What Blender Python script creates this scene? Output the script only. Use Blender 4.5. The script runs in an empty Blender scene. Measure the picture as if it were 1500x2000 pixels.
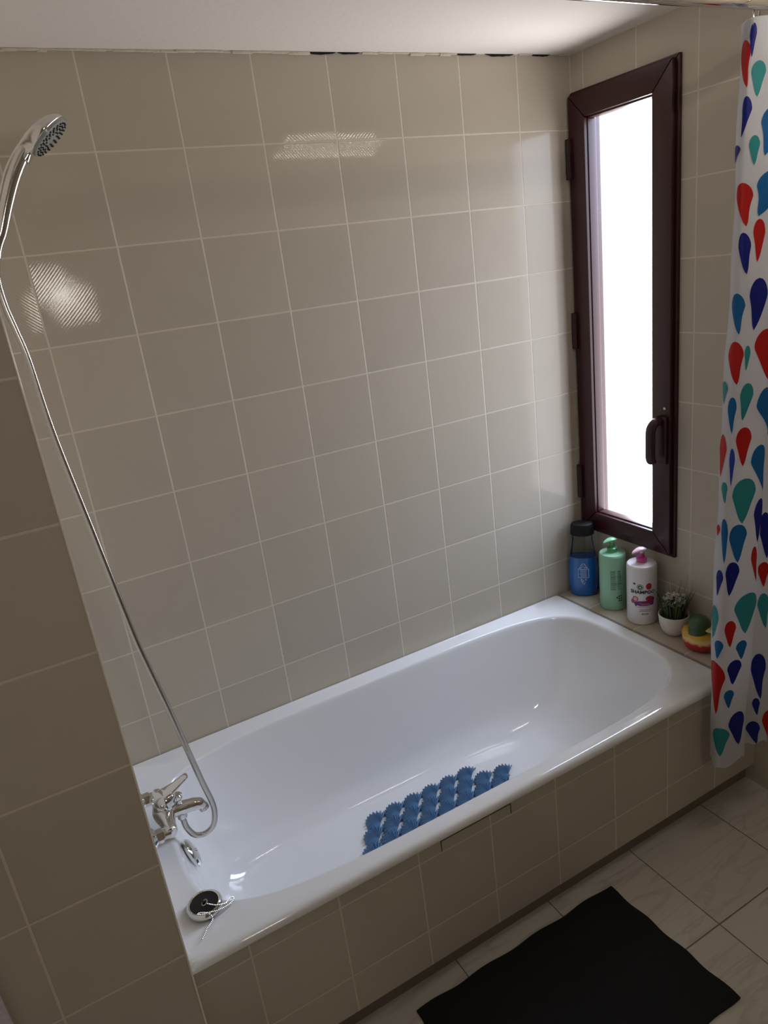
import bpy, bmesh, math, random
from mathutils import Vector, Matrix, noise
random.seed(7)
T = 0.2                       # one wall tile, metres
ZF = -2.85                    # floor level, in tiles below the first full wall joint above the bath
def P(x, y, z): return Vector((x*T, y*T, (z-ZF)*T))
sc = bpy.context.scene
col = sc.collection

# ------------------------------------------------------------------ camera, world, lights, exposure
R = ((0.8690674, -0.4791087, -0.1231934), (-0.2602778, -0.2310710, -0.9374762), (0.4206867, 0.8467946, -0.3255176))
CAMPOS = P(-0.60331, -9.21311, 5.43237)
cam_d = bpy.data.cameras.new('camera'); cam = bpy.data.objects.new('camera', cam_d); col.objects.link(cam)
cam_d.sensor_fit = 'VERTICAL'; cam_d.sensor_height = 24.0
cam_d.lens = 1394.41/2000*24.0
cam_d.clip_start = 0.02
rt, dn, fw = [Vector(r).normalized() for r in R]
up = -dn
M = Matrix((rt, up, -fw)).transposed().to_4x4()
M.translation = CAMPOS
cam.matrix_world = M
sc.camera = cam

w = bpy.data.worlds.new('world'); sc.world = w; w.use_nodes = True
SKY_L, GROUND_L = 14.5, 9.6     # daylight outside: blue sky above, sunlit terrace and house fronts below the horizon
LAMP_L = 25.0                   # slim ceiling lamp over the room side, mirrored in the tiles
BACK_L = 15.0                    # small bright window in the wall behind the viewer
wn_ = w.node_tree; bg = wn_.nodes['Background']; wt_c = wn_.nodes.new('ShaderNodeTexCoord'); ws_ = wn_.nodes.new('ShaderNodeSeparateXYZ')
wn_.links.new(wt_c.outputs['Generated'], ws_.inputs[0])
wr = wn_.nodes.new('ShaderNodeMapRange'); wr.interpolation_type = 'SMOOTHSTEP'; wr.inputs['From Min'].default_value = -.05; wr.inputs['From Max'].default_value = .12
wn_.links.new(ws_.outputs[2], wr.inputs['Value'])
wm = wn_.nodes.new('ShaderNodeMixRGB'); wm.inputs[1].default_value = (GROUND_L, GROUND_L*.975, GROUND_L*.94, 1); wm.inputs[2].default_value = (SKY_L*.80, SKY_L*.92, SKY_L*1.10, 1)
wn_.links.new(wr.outputs[0], wm.inputs[0])
# world light dimmed by choice towards -y, easing the hot spot beside the window
wa = wn_.nodes.new('ShaderNodeMapRange'); wa.interpolation_type = 'SMOOTHSTEP'; wa.inputs['From Min'].default_value = -.50; wa.inputs['From Max'].default_value = -.12
wa.inputs['To Min'].default_value = .30; wa.inputs['To Max'].default_value = 1.0
wn_.links.new(ws_.outputs[1], wa.inputs['Value'])
wx = wn_.nodes.new('ShaderNodeVectorMath'); wx.operation = 'SCALE'; wn_.links.new(wm.outputs[0], wx.inputs[0]); wn_.links.new(wa.outputs[0], wx.inputs['Scale'])
wn_.links.new(wx.outputs[0], bg.inputs[0]); bg.inputs[1].default_value = 1.0
pd = bpy.data.lights.new('window_portal', 'AREA'); pd.shape = 'RECTANGLE'; pd.size = 1.30*T; pd.size_y = 6.35*T; pd.cycles.is_portal = True
po = bpy.data.objects.new('window_portal', pd); col.objects.link(po); po.location = P(8.01+.2, -1.02, 4.0)
po.rotation_euler = Matrix(((0, 0, 1), (1, 0, 0), (0, 1, 0))).to_euler()   # emits toward -x
sc.view_settings.view_transform = 'Standard'; sc.view_settings.look = 'None'
sc.view_settings.gamma = 1.0; sc.view_settings.exposure = 0.95
sc.view_settings.use_curve_mapping = False
try:
    sc.cycles.max_bounces = 10; sc.cycles.diffuse_bounces = 5; sc.cycles.glossy_bounces = 5
    sc.cycles.caustics_reflective = False; sc.cycles.caustics_refractive = False
    sc.cycles.sample_clamp_indirect = 6.0
except Exception: pass

# ------------------------------------------------------------------ materials
def newmat(name):
    m = bpy.data.materials.new(name); m.use_nodes = True
    return m, m.node_tree, m.node_tree.nodes['Principled BSDF']
def srgb(r, g, b):
    f = lambda c: (c/255/12.92) if c <= 10 else ((c/255+0.055)/1.055)**2.4
    return (f(r), f(g), f(b), 1)
def plain(name, c, rough=.5, metal=0, coat=0, trans=0, bump=0, bscale=200, spec=.5, emit=0):
    m, nt, b = newmat(name)
    b.inputs['Base Color'].default_value = c; b.inputs['Roughness'].default_value = rough
    b.inputs['Metallic'].default_value = metal; b.inputs['Coat Weight'].default_value = coat
    b.inputs['Transmission Weight'].default_value = trans
    b.inputs['Specular IOR Level'].default_value = spec
    n = nt.nodes.new('ShaderNodeTexNoise'); n.inputs['Scale'].default_value = bscale
    tc = nt.nodes.new('ShaderNodeTexCoord'); nt.links.new(tc.outputs['Object'], n.inputs['Vector'])
    # slight colour mottling so nothing is a perfectly flat paint
    mx = nt.nodes.new('ShaderNodeMixRGB'); mx.blend_type = 'MULTIPLY'; mx.inputs[0].default_value = .06
    mx.inputs[1].default_value = c; nt.links.new(n.outputs['Fac'], mx.inputs[2]); nt.links.new(mx.outputs[0], b.inputs['Base Color'])
    if bump:
        bp = nt.nodes.new('ShaderNodeBump'); bp.inputs['Strength'].default_value = 1; bp.inputs['Distance'].default_value = bump
        nt.links.new(n.outputs['Fac'], bp.inputs['Height']); nt.links.new(bp.outputs[0], b.inputs['Normal'])
    return m
class N:
    """tiny expression helper over math nodes"""
    def __init__(s, nt): s.nt = nt
    def m(s, op, a, b=None, c=None):
        n = s.nt.nodes.new('ShaderNodeMath'); n.operation = op
        for i, v in enumerate((a, b, c)):
            if v is None: continue
            if isinstance(v, (int, float)): n.inputs[i].default_value = v
            else: s.nt.links.new(v, n.inputs[i])
        return n.outputs[0]
def tile_mat(name, plane, u0, v0, pu=T, pv=T, tile=(0.5, 0.45, 0.39, 1), grout=(0.62, 0.56, 0.48, 1), gw=0.0042,
             rib=0.0085, rough=.045, ribh=0.00002, vein=False, camber=0.0005, gdark=False):
    """glazed tile in metres: plane 'xz','yz' or 'xy'; joints pass through (u0,v0)"""
    m, nt, b = newmat(name); e = N(nt)
    b.inputs['Specular IOR Level'].default_value = .2
    tc = nt.nodes.new('ShaderNodeTexCoord'); sp = nt.nodes.new('ShaderNodeSeparateXYZ')
    nt.links.new(tc.outputs['Object'], sp.inputs[0])
    ax = {'x': 0, 'y': 1, 'z': 2}
    u = e.m('DIVIDE', e.m('SUBTRACT', sp.outputs[ax[plane[0]]], u0), pu)
    v = e.m('DIVIDE', e.m('SUBTRACT', sp.outputs[ax[plane[1]]], v0), pv)
    fu = e.m('FRACT', u); fv = e.m('FRACT', v); iu = e.m('FLOOR', u); iv = e.m('FLOOR', v)
    du = e.m('MULTIPLY', e.m('MINIMUM', fu, e.m('SUBTRACT', 1.0, fu)), pu)
    dv = e.m('MULTIPLY', e.m('MINIMUM', fv, e.m('SUBTRACT', 1.0, fv)), pv)
    d = e.m('MINIMUM', du, dv)
    # joint edge wobbles a little
    nz = nt.nodes.new('ShaderNodeTexNoise'); nz.inputs['Scale'].default_value = 60; nt.links.new(tc.outputs['Object'], nz.inputs['Vector'])
    dd = e.m('ADD', d, e.m('MULTIPLY', e.m('SUBTRACT', nz.outputs['Fac'], .5), gw*.35))
    body = nt.nodes.new('ShaderNodeMapRange'); body.inputs['From Min'].default_value = gw*.42; body.inputs['From Max'].default_value = gw*.62
    nt.links.new(dd, body.inputs['Value'])
    cv = nt.nodes.new('ShaderNodeCombineXYZ'); nt.links.new(iu, cv.inputs[0]); nt.links.new(iv, cv.inputs[1])
    wn = nt.nodes.new('ShaderNodeTexWhiteNoise'); wn.noise_dimensions = '2D'; nt.links.new(cv.outputs[0], wn.inputs['Vector'])
    ws = nt.nodes.new('ShaderNodeSeparateColor'); nt.links.new(wn.outputs['Color'], ws.inputs[0])
    # tile colour: per tile drift + soft clouds
    nc = nt.nodes.new('ShaderNodeTexNoise'); nc.inputs['Scale'].default_value = 9; nc.inputs['Detail'].default_value = 4
    nt.links.new(tc.outputs['Object'], nc.inputs['Vector'])
    val = e.m('ADD', .93, e.m('ADD', e.m('MULTIPLY', ws.outputs[0], .07), e.m('MULTIPLY', nc.outputs['Fac'], .07)))
    tcol = nt.nodes.new('ShaderNodeMixRGB'); tcol.blend_type = 'MULTIPLY'; tcol.inputs[0].default_value = 1; tcol.inputs[1].default_value = tile
    vc = nt.nodes.new('ShaderNodeCombineColor')
    for i in range(3): nt.links.new(val, vc.inputs[i])
    nt.links.new(vc.outputs[0], tcol.inputs[2])
    src = tcol.outputs[0]
    if vein:
        rot = nt.nodes.new('ShaderNodeMapping'); rot.inputs['Rotation'].default_value = (0, 0, .75); rot.inputs['Scale'].default_value = (1.2, 7, 1)
        off = nt.nodes.new('ShaderNodeVectorMath'); off.operation = 'MULTIPLY_ADD'; off.inputs[1].default_value = (3, 5, 0)
        nt.links.new(cv.outputs[0], off.inputs[0]); nt.links.new(tc.outputs['Object'], off.inputs[2]); nt.links.new(off.outputs[0], rot.inputs[0])
        vn = nt.nodes.new('ShaderNodeTexNoise'); vn.inputs['Scale'].default_value = 2.2; vn.inputs['Detail'].default_value = 5; vn.inputs['Distortion'].default_value = .6
        nt.links.new(rot.outputs[0], vn.inputs['Vector'])
        vr = nt.nodes.new('ShaderNodeMapRange'); vr.inputs['From Min'].default_value = .0; vr.inputs['From Max'].default_value = .035
        nt.links.new(e.m('ABSOLUTE', e.m('SUBTRACT', vn.outputs['Fac'], .5)), vr.inputs['Value'])
        vm = nt.nodes.new('ShaderNodeMixRGB'); vm.inputs[1].default_value = (tile[0]*.84, tile[1]*.83, tile[2]*.84, 1)
        nt.links.new(vr.outputs[0], vm.inputs[0]); nt.links.new(src, vm.inputs[2]); src = vm.outputs[0]
    mix = nt.nodes.new('ShaderNodeMixRGB'); mix.inputs[1].default_value = grout
    nt.links.new(body.outputs[0], mix.inputs[0]); nt.links.new(src, mix.inputs[2]); nt.links.new(mix.outputs[0], b.inputs['Base Color'])
    rr = nt.nodes.new('ShaderNodeMapRange'); rr.inputs['To Min'].default_value = .75; rr.inputs['To Max'].default_value = rough
    nt.links.new(body.outputs[0], rr.inputs['Value']); nt.links.new(rr.outputs[0], b.inputs['Roughness'])
    # height: cambered tile face, random tilt, pressed diagonal ribs, sunk joint
    au = e.m('SUBTRACT', fu, .5); av = e.m('SUBTRACT', fv, .5)
    tilt = e.m('ADD', e.m('MULTIPLY', au, e.m('SUBTRACT', ws.outputs[1], .5)), e.m('MULTIPLY', av, e.m('SUBTRACT', ws.outputs[2], .5)))
    cam4 = e.m('ADD', e.m('MULTIPLY', e.m('MULTIPLY', au, au), -1.0), e.m('MULTIPLY', e.m('MULTIPLY', av, av), -1.0))
    h = e.m('ADD', e.m('MULTIPLY', tilt, .0006), e.m('MULTIPLY', cam4, camber))
    if rib:
        sgn = e.m('SUBTRACT', e.m('MULTIPLY', e.m('GREATER_THAN', ws.outputs[0], .35), 2.0), 1.0)
        ph = e.m('ADD', e.m('MULTIPLY', au, pu), e.m('MULTIPLY', e.m('MULTIPLY', av, pv), sgn))
        arc = e.m('MULTIPLY', e.m('MULTIPLY', au, av), .05)
        wv = e.m('SINE', e.m('MULTIPLY', e.m('ADD', ph, arc), 6.2832/rib))
        h = e.m('ADD', h, e.m('MULTIPLY', wv, ribh))
    h = e.m('ADD', h, e.m('MULTIPLY', body.outputs[0], .0006))
    bp = nt.nodes.new('ShaderNodeBump'); bp.inputs['Distance'].default_value = 1; bp.inputs['Strength'].default_value = 1
    nt.links.new(h, bp.inputs['Height']); nt.links.new(bp.outputs[0], b.inputs['Normal'])
    return m

WT = srgb(189, 180, 165); WG = srgb(214, 204, 188)
zj = (0-ZF)*T
M_back = tile_mat('tile_back', 'xz', 0, zj, tile=WT, grout=WG)
M_right = tile_mat('tile_right', 'yz', -.26*T, zj, tile=WT, grout=WG)
M_left = tile_mat('tile_partition', 'xz', -.487*T, zj+.043*T, tile=WT, grout=WG)
M_apron = tile_mat('tile_apron', 'xz', .40*T, zj+.023*T, tile=WT, grout=WG)
M_ledge = tile_mat('tile_ledge', 'yx', -.26*T, 8.01*T, tile=WT, grout=WG)
M_floor = tile_mat('tile_floor', 'xy', 2.483*T, -4.84*T, pu=1.497*T, pv=1.497*T, tile=srgb(196, 190, 180), grout=srgb(120, 112, 102), gw=.003, rib=0, rough=.28, vein=True)
M_ceil = plain('ceiling_paint', srgb(236, 230, 222), .9, bump=.0004, bscale=90)
M_plaster = plain('plaster', srgb(214, 205, 190), .9, bump=.002, bscale=120)
M_void = plain('crack_void', srgb(26, 21, 17), 1.0)
M_enamel = plain('white_enamel', srgb(229, 229, 229), .09, coat=.3, bscale=3)
M_chrome = plain('chrome', (.78, .77, .75, 1), .07, 1)
M_chromed = plain('chrome_satin', (.62, .59, .55, 1), .22, 1)
M_frame = plain('oxblood_lacquer', srgb(54, 17, 23), .32, bump=.00008, bscale=260)
M_hinge = plain('oxblood_hinge', srgb(46, 15, 20), .35)
M_black = plain('black_rubber', srgb(14, 13, 13), .45)
M_dark = plain('toe_kick_grey', srgb(120, 108, 94), .6)
M_mat = plain('black_cotton', srgb(13, 13, 14), .95, bump=.0015, bscale=700)
M_trim = plain('edge_trim', srgb(243, 236, 222), .22, coat=.3)

# ------------------------------------------------------------------ mesh helpers (world metres, parents subtracted)
LOC = {}
def link(name, bm, mat, parent=None, smooth=True, label=None, mats=None, angle=None):
    me = bpy.data.meshes.new(name)
    if parent is not None: bmesh.ops.translate(bm, verts=bm.verts, vec=-LOC[parent.name])
    bmesh.ops.recalc_face_normals(bm, faces=bm.faces)
    for f in bm.faces: f.smooth = smooth
    bm.to_mesh(me); bm.free()
    for m_ in (mats or [mat]): me.materials.append(m_)
    o = bpy.data.objects.new(name, me); col.objects.link(o)
    if smooth:
        try: me.set_sharp_from_angle(angle=math.radians(angle or 38))
        except Exception: pass
    if parent is not None:
        o.parent = parent; LOC[o.name] = LOC[parent.name]
    else: LOC[o.name] = Vector((0, 0, 0))
    if label: o['label'] = label
    return o
def tag(o, label, cat, group=None):
    o['label'] = label; o['category'] = cat
    if group: o['group'] = group
    return o
def thing(name, loc, label, cat, group=None):
    o = bpy.data.objects.new(name, None); col.objects.link(o); o.location = loc; o.empty_display_size = .03
    LOC[o.name] = Vector(loc); return tag(o, label, cat, group)
def struct(o): o['kind'] = 'structure'; return o
def box(bm, a, b, bev=0, seg=2, mi=0):
    """a, b corner points in tile units"""
    A, B = P(*a), P(*b); c = (A+B)/2; s = B-A
    r = bmesh.ops.create_cube(bm, size=1)
    vs = r['verts']
    bmesh.ops.scale(bm, vec=(abs(s.x), abs(s.y), abs(s.z)), verts=vs); bmesh.ops.translate(bm, vec=c, verts=vs)
    fs = list({f for v in vs for f in v.link_faces})
    for f in fs: f.material_index = mi
    if bev:
        es = list({e for v in vs for e in v.link_edges})
        bmesh.ops.bevel(bm, geom=es, offset=bev*T, segments=seg, profile=.6, affect='EDGES')
def B(): return bmesh.new()
def frame_for(d):
    d = d.normalized(); a = Vector((0, 0, 1)) if abs(d.z) < .9 else Vector((1, 0, 0))
    u = d.cross(a).normalized(); return u, d.cross(u).normalized()
def tube(bm, pts, rad, seg=12, caps=True, closed=False):
    """pts are metre vectors; rad a number or list (metres)"""
    n = len(pts); rings = []
    u = None
    for i, p in enumerate(pts):
        if closed: d = pts[(i+1) % n]-pts[i-1]
        else: d = pts[min(i+1, n-1)]-pts[max(i-1, 0)]
        d.normalize()
        if u is None: u, v = frame_for(d)
        else:
            u = (u-d*u.dot(d)); u = u.normalized() if u.length > 1e-6 else frame_for(d)[0]
            v = d.cross(u)
        r = rad[i] if isinstance(rad, (list, tuple)) else rad
        rings.append([bm.verts.new(p+(u*math.cos(t)+v*math.sin(t))*r) for t in [2*math.pi*k/seg for k in range(seg)]])
    m = n if closed else n-1
    for i in range(m):
        a, b = rings[i], rings[(i+1) % n]
        for k in range(seg): bm.faces.new((a[k], a[(k+1) % seg], b[(k+1) % seg], b[k]))
    if caps and not closed:
        bm.faces.new(rings[0]); bm.faces.new(rings[-1][::-1])
    return rings
def lathe(bm, o, ax, prof, seg=32, sx=1, sy=1, mi=None, u=None):
    """prof: (radius, height) metres along ax from o; sx, sy squash the section"""
    ax = ax.normalized()
    if u is None: u, v = frame_for(ax)
    else: u = (u-ax*u.dot(ax)).normalized(); v = ax.cross(u)
    rings = []
    for r, h in prof:
        c = o+ax*h
        if r < 1e-6: rings.append([bm.verts.new(c)])
        else: rings.append([bm.verts.new(c+u*math.cos(t)*r*sx+v*math.sin(t)*r*sy) for t in [2*math.pi*k/seg for k in range(seg)]])
    for i in range(len(rings)-1):
        a, b = rings[i], rings[i+1]
        for k in range(seg):
            k2 = (k+1) % seg
            if len(a) == 1 and len(b) == 1: continue
            if len(a) == 1: f = bm.faces.new((a[0], b[k2], b[k]))
            elif len(b) == 1: f = bm.faces.new((a[k], a[k2], b[0]))
            else: f = bm.faces.new((a[k], a[k2], b[k2], b[k]))
            if mi is not None: f.material_index = mi[i] if isinstance(mi, (list, tuple)) else mi
    if len(rings[0]) > 1: bm.faces.new(rings[0][::-1])
    if len(rings[-1]) > 1: bm.faces.new(rings[-1])
def crom(pts, n):
    out = []
    for i in range(len(pts)-1):
        p0, p1, p2, p3 = pts[max(i-1, 0)], pts[i], pts[i+1], pts[min(i+2, len(pts)-1)]
        for k in range(n):
            t = k/n; m1 = (p2-p0)/2; m2 = (p3-p1)/2
            out.append(p1*(2*t**3-3*t**2+1)+m1*(t**3-2*t**2+t)+p2*(-2*t**3+3*t**2)+m2*(t**3-t**2))
    out.append(pts[-1]); return out
def arc_steps(a, b, n): return [a+(b-a)*i/n for i in range(n+1)]

# ------------------------------------------------------------------ room shell (structure)
XR = 8.01; ZC = 8.0; XL = -.487; YP = -4.04; YF = -13.2; XW = -4.2
b = B(); box(b, (XL-4.2, 0, ZF-.3), (XR+1.2, .8, 8.6)); struct(link('wall_back', b, M_back, smooth=False))
# window wall with an opening
WY0, WY1, WZ0, WZ1 = -2.015, -.02, .50, 7.49
b = B()
box(b, (XR, WY1, ZF-.3), (XR+.5, .0, 8.6)); box(b, (XR, YF, ZF-.3), (XR+.5, WY0, 8.6))
box(b, (XR, WY0, ZF-.3), (XR+.5, WY1, WZ0)); box(b, (XR, WY0, WZ1), (XR+.5, WY1, 8.6))
struct(link('wall_right', b, M_right, smooth=False))
b = B(); box(b, (XW, YP, ZF), (XL, 0, ZC)); struct(link('wall_left', b, M_left, smooth=False))
b = B(); box(b, (XW-1, YF-1, ZF-.3), (XW, .0, 8.6)); struct(link('wall_far_side', b, M_right, smooth=False))
# wall behind the camera, with its own small window opening
FX0, FX1, FZ0, FZ1 = 0.85, 2.2, 5.1, 6.35
b = B()
box(b, (XW, YF-.8, ZF-.3), (FX0, YF, 8.6)); box(b, (FX1, YF-.8, ZF-.3), (XR+1, YF, 8.6))
box(b, (FX0, YF-.8, ZF-.3), (FX1, YF, FZ0)); box(b, (FX0, YF-.8, FZ1), (FX1, YF, 8.6))
struct(link('wall_front', b, M_left, smooth=False))
b = B(); box(b, (XW-1, YF-1, ZF-.5), (XR+1, .8, ZF)); struct(link('floor', b, M_floor, smooth=False))
b = B(); box(b, (XW-1, YF-1, ZC), (XR+1, .8, ZC+.6)); struct(link('ceiling', b, M_ceil, smooth=False))
# pale corner bead along the partition edge
b = B(); box(b, (XL-.010, YP-.006, ZF+.01), (XL+.006, YP+.03, ZC-.01), .004); struct(link('trim_1', b, M_trim))
# crumbling plaster joint and gaps where the tiles meet the ceiling
b = B(); x = XL+.1
while x < XR-.1:
    L = random.uniform(.08, .3); h = random.uniform(.012, .035)
    if not (3.72 < x < 4.5 or 5.9 < x < 6.9 or 7.2 < x < 7.65): box(b, (x, -.02-random.random()*.02, ZC-h), (min(x+L*1.1, XR-.02), 0.002, ZC-.001), .006)
    x += L
struct(link('trim_2', b, M_plaster))
b = B()
for x0, x1, hh in ((3.72, 4.14, .030), (4.16, 4.48, .020), (5.95, 6.3, .02), (6.45, 6.95, .028), (7.25, 7.62, .022)):
    n = 8; top = []; bot = []
    for i in range(n+1):
        xx = x0+(x1-x0)*i/n; t = math.sin(math.pi*i/n)**.5*hh*random.uniform(.7, 1.2)+.004
        bot.append(b.verts.new(P(xx, -.012, ZC-t))); top.append(b.verts.new(P(xx, -.012, ZC-.001)))
    for i in range(n): b.faces.new((bot[i], bot[i+1], top[i+1], top[i]))
    g = bmesh.ops.extrude_face_region(b, geom=list(b.faces)[-n:]); bmesh.ops.translate(b, verts=[v for v in g['geom'] if isinstance(v, bmesh.types.BMVert)], vec=(0, .012*T, 0))
struct(link('trim_3', b, M_void, smooth=False))

# ------------------------------------------------------------------ windows
def glass_mat(name, colr, strength, reed=True):
    """frosted reeded pane lit by daylight from outside; reeds bend the view so it carries fine upright lines"""
    m, nt, bs = newmat(name); e = N(nt)
    tc = nt.nodes.new('ShaderNodeTexCoord'); sp = nt.nodes.new('ShaderNodeSeparateXYZ'); nt.links.new(tc.outputs['Object'], sp.inputs[0])
    bs.inputs['Base Color'].default_value = (.75, .8, .85, 1); bs.inputs['Roughness'].default_value = .12
    bs.inputs['Emission Color'].default_value = colr
    wv = e.m('ADD', .5, e.m('MULTIPLY', e.m('SINE', e.m('MULTIPLY', sp.outputs[1], 6.2832/.0115)), .5))
    bp = nt.nodes.new('ShaderNodeBump'); bp.inputs['Strength'].default_value = 1; bp.inputs['Distance'].default_value = .0012
    nt.links.new(wv, bp.inputs['Height']); nt.links.new(bp.outputs[0], bs.inputs['Normal'])
    bs.inputs['Emission Strength'].default_value = strength
    return m
M_glass = bpy.data.materials.new('reeded_glass'); M_glass.use_nodes = True
nt = M_glass.node_tree; e = N(nt); nt.nodes.remove(nt.nodes['Principled BSDF'])
tc = nt.nodes.new('ShaderNodeTexCoord'); sp = nt.nodes.new('ShaderNodeSeparateXYZ'); nt.links.new(tc.outputs['Object'], sp.inputs[0])
wv = e.m('SINE', e.m('MULTIPLY', sp.outputs[1], 6.2832/.0115))
tv = e.m('ADD', .86, e.m('MULTIPLY', wv, .08)); cc = nt.nodes.new('ShaderNodeCombineColor')
nt.links.new(tv, cc.inputs[0]); nt.links.new(tv, cc.inputs[1]); nt.links.new(e.m('ADD', tv, .03), cc.inputs[2])
tb = nt.nodes.new('ShaderNodeBsdfTransparent'); nt.links.new(cc.outputs[0], tb.inputs[0])
gb = nt.nodes.new('ShaderNodeBsdfGlossy'); gb.inputs['Roughness'].default_value = .08
bp = nt.nodes.new('ShaderNodeBump'); bp.inputs['Distance'].default_value = .001; nt.links.new(wv, bp.inputs['Height']); nt.links.new(bp.outputs[0], gb.inputs['Normal'])
ms = nt.nodes.new('ShaderNodeMixShader'); ms.inputs[0].default_value = .06
nt.links.new(tb.outputs[0], ms.inputs[1]); nt.links.new(gb.outputs[0], ms.inputs[2]); nt.links.new(ms.outputs[0], nt.nodes['Material Output'].inputs[0])
M_glass2 = glass_mat('frosted_daylit_glass', (1.0, .93, .84, 1), BACK_L)
def frame_ring(bm, y0, y1, z0, z1, wd, xa, xb, bev=.012):
    """four mitred bars in the window wall plane between x = xa (room side) and xb"""
    o = [(y0, z0), (y1, z0), (y1, z1), (y0, z1)]; i = [(y0+wd, z0+wd), (y1-wd, z0+wd), (y1-wd, z1-wd), (y0+wd, z1-wd)]
    g = .004
    for k in range(4):
        k2 = (k+1) % 4
        q = [o[k], o[k2], i[k2], i[k]]
        cy = sum(p[0] for p in q)/4; cz = sum(p[1] for p in q)/4
        # tiny gap at each mitre
        d = Vector((o[k2][0]-o[k][0], o[k2][1]-o[k][1])).normalized()*g
        q = [(q[0][0]+d.x, q[0][1]+d.y), (q[1][0]-d.x, q[1][1]-d.y), (q[2][0]-d.x, q[2][1]-d.y), (q[3][0]+d.x, q[3][1]+d.y)]
        a = [bm.verts.new(P(xa, *p)) for p in q]; c = [bm.verts.new(P(xb, *p)) for p in q]
        fs = [bm.faces.new(a), bm.faces.new(c[::-1])]+[bm.faces.new((a[j], c[j], c[(j+1) % 4], a[(j+1) % 4])) for j in range(4)]
        es = list({ed for f in fs for ed in f.edges})
        bmesh.ops.bevel(bm, geom=es, offset=bev*T, segments=2, profile=.6, affect='EDGES')
win = struct(thing('window_1', P(XR, -1.0, WZ0), 'tall narrow window with dark oxblood frame and bright reeded glass', 'window'))
b = B(); frame_ring(b, WY0, WY1, WZ0, WZ1, .10, XR-.05, XR+.45); link('outer_frame', b, M_frame, win)
sash = thing('tmp', P(XR, -1, WZ0), 'x', 'x'); bpy.data.objects.remove(sash)
b = B(); frame_ring(b, WY0+.055, WY1-.02, WZ0+.045, WZ1-.045, .335, XR-.12, XR+.12, .02)
sash = link('sash', b, M_frame, win)
b = B(); frame_ring(b, WY0+.37, WY1-.33, WZ0+.36, WZ1-.36, .045, XR-.06, XR+.10, .012); link('glazing_bead', b, M_frame, sash)
b = B(); box(b, (XR+.10, WY0+.38, WZ0+.37), (XR+.13, WY1-.34, WZ1-.37)); link('glass_pane', b, M_glass, sash, smooth=False)
for za, zb in ((6.30, 6.87), (3.72, 4.30), (1.11, 1.71)):
    b = B(); box(b, (XR-.17, WY1-.095, za), (XR-.005, WY1+.008, zb), .012)
    tube(b, [P(XR-.15, WY1-.03, za+.02), P(XR-.15, WY1-.03, zb-.02)], .035*T, 12)
    link('hinge', b, M_hinge, win)
hd = None
b = B(); box(b, (XR-.17, -1.93, 2.05), (XR-.11, -1.72, 2.78), .02); hd = link('window_handle', b, M_frame, win)
b = B()   # grip bar standing off the sash
pts = [P(XR-.13, -1.80, 2.74), P(XR-.26, -1.80, 2.70), P(XR-.32, -1.79, 2.60), P(XR-.33, -1.79, 2.4), P(XR-.33, -1.79, 2.18), P(XR-.30, -1.79, 2.10)]
rg = tube(b, crom(pts, 4), .055*T, 10); bmesh.ops.scale(b, vec=(1, 1.5, 1), verts=b.verts, space=Matrix.Translation(-P(XR-.3, -1.80, 2.4)))
link('grip', b, M_frame, hd)
b = B(); lathe(b, P(XR-.11, -1.86, 2.90), Vector((-1, 0, 0)), [(.004, 0), (.0045, .002), (.002, .0035), (0, .0035)], 12); link('screw', b, M_chromed, win)

win2 = struct(thing('window_2', P(FX0, YF, FZ0), 'small bright window in the wall behind the viewer', 'window'))
b = B()
for a_, c_ in (((FX0, FZ0), (FX1, FZ0+.12)), ((FX0, FZ1-.12), (FX1, FZ1)), ((FX0, FZ0), (FX0+.12, FZ1)), ((FX1-.12, FZ0), (FX1, FZ1))):
    box(b, (a_[0], YF-.35, a_[1]), (c_[0], YF-.05, c_[1]), .02)
link('window_frame', b, M_frame, win2)
b = B(); box(b, (FX0+.1, YF-.25, FZ0+.1), (FX1-.1, YF-.22, FZ1-.1)); link('glass_pane', b, M_glass2, win2, smooth=False)

lampT = thing('ceiling_lamp', P(6.7, -5.65, ZC), 'slim linear lamp on the ceiling in front of the bath', 'ceiling lamp')
b = B(); box(b, (5.5, -5.76, 7.90), (7.9, -5.54, ZC-.001), .02); link('lamp_housing', b, M_trim, lampT)
M_led, nt, bs = newmat('lit_diffuser'); bs.inputs['Emission Color'].default_value = (1, .93, .82, 1); bs.inputs['Emission Strength'].default_value = LAMP_L
b = B(); box(b, (5.54, -5.70, 7.86), (7.86, -5.60, 7.905), .015); link('diffuser', b, M_led, lampT)

# ------------------------------------------------------------------ tiled bath surround: apron, ledge, toe kick, access panel
YA = -3.498; ZB = -.63; XT = 7.30
sur = thing('bath_surround', P(3.7, YA, ZF), 'beige tiled panel and ledge built in around the white bathtub', 'bath surround')
b = B(); box(b, (XL+.002, YA, -2.515), (XR-.004, YA+.04, -.737)); link('apron', b, M_apron, sur, smooth=False)
b = B(); box(b, (XT+.02, YA, -.80), (XR-.004, -.004, ZB-.015)); 
link('ledge', b, M_ledge, sur, smooth=False)
b = B(); box(b, (XL+.002, YA+.13, ZF+.002), (XR-.004, YA+.30, -2.515)); link('toe_kick', b, M_dark, sur, smooth=False)
b = B()
# hairline gap of the removable access panel
g0, g1, h0, h1, t = 2.40, 3.41, -.965, -.812, .012
for a_, c_ in (((g0, h0-.0), (g0+t, h1)), ((g1-t, h0), (g1, h1)), ((g0, h1-.014), (g1, h1))):
    box(b, (a_[0], YA-.002, a_[1]), (c_[0], YA+.01, c_[1]))
link('access_panel_gap', b, plain('panel_gap', srgb(84, 74, 62), .9), sur, smooth=False)

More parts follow.
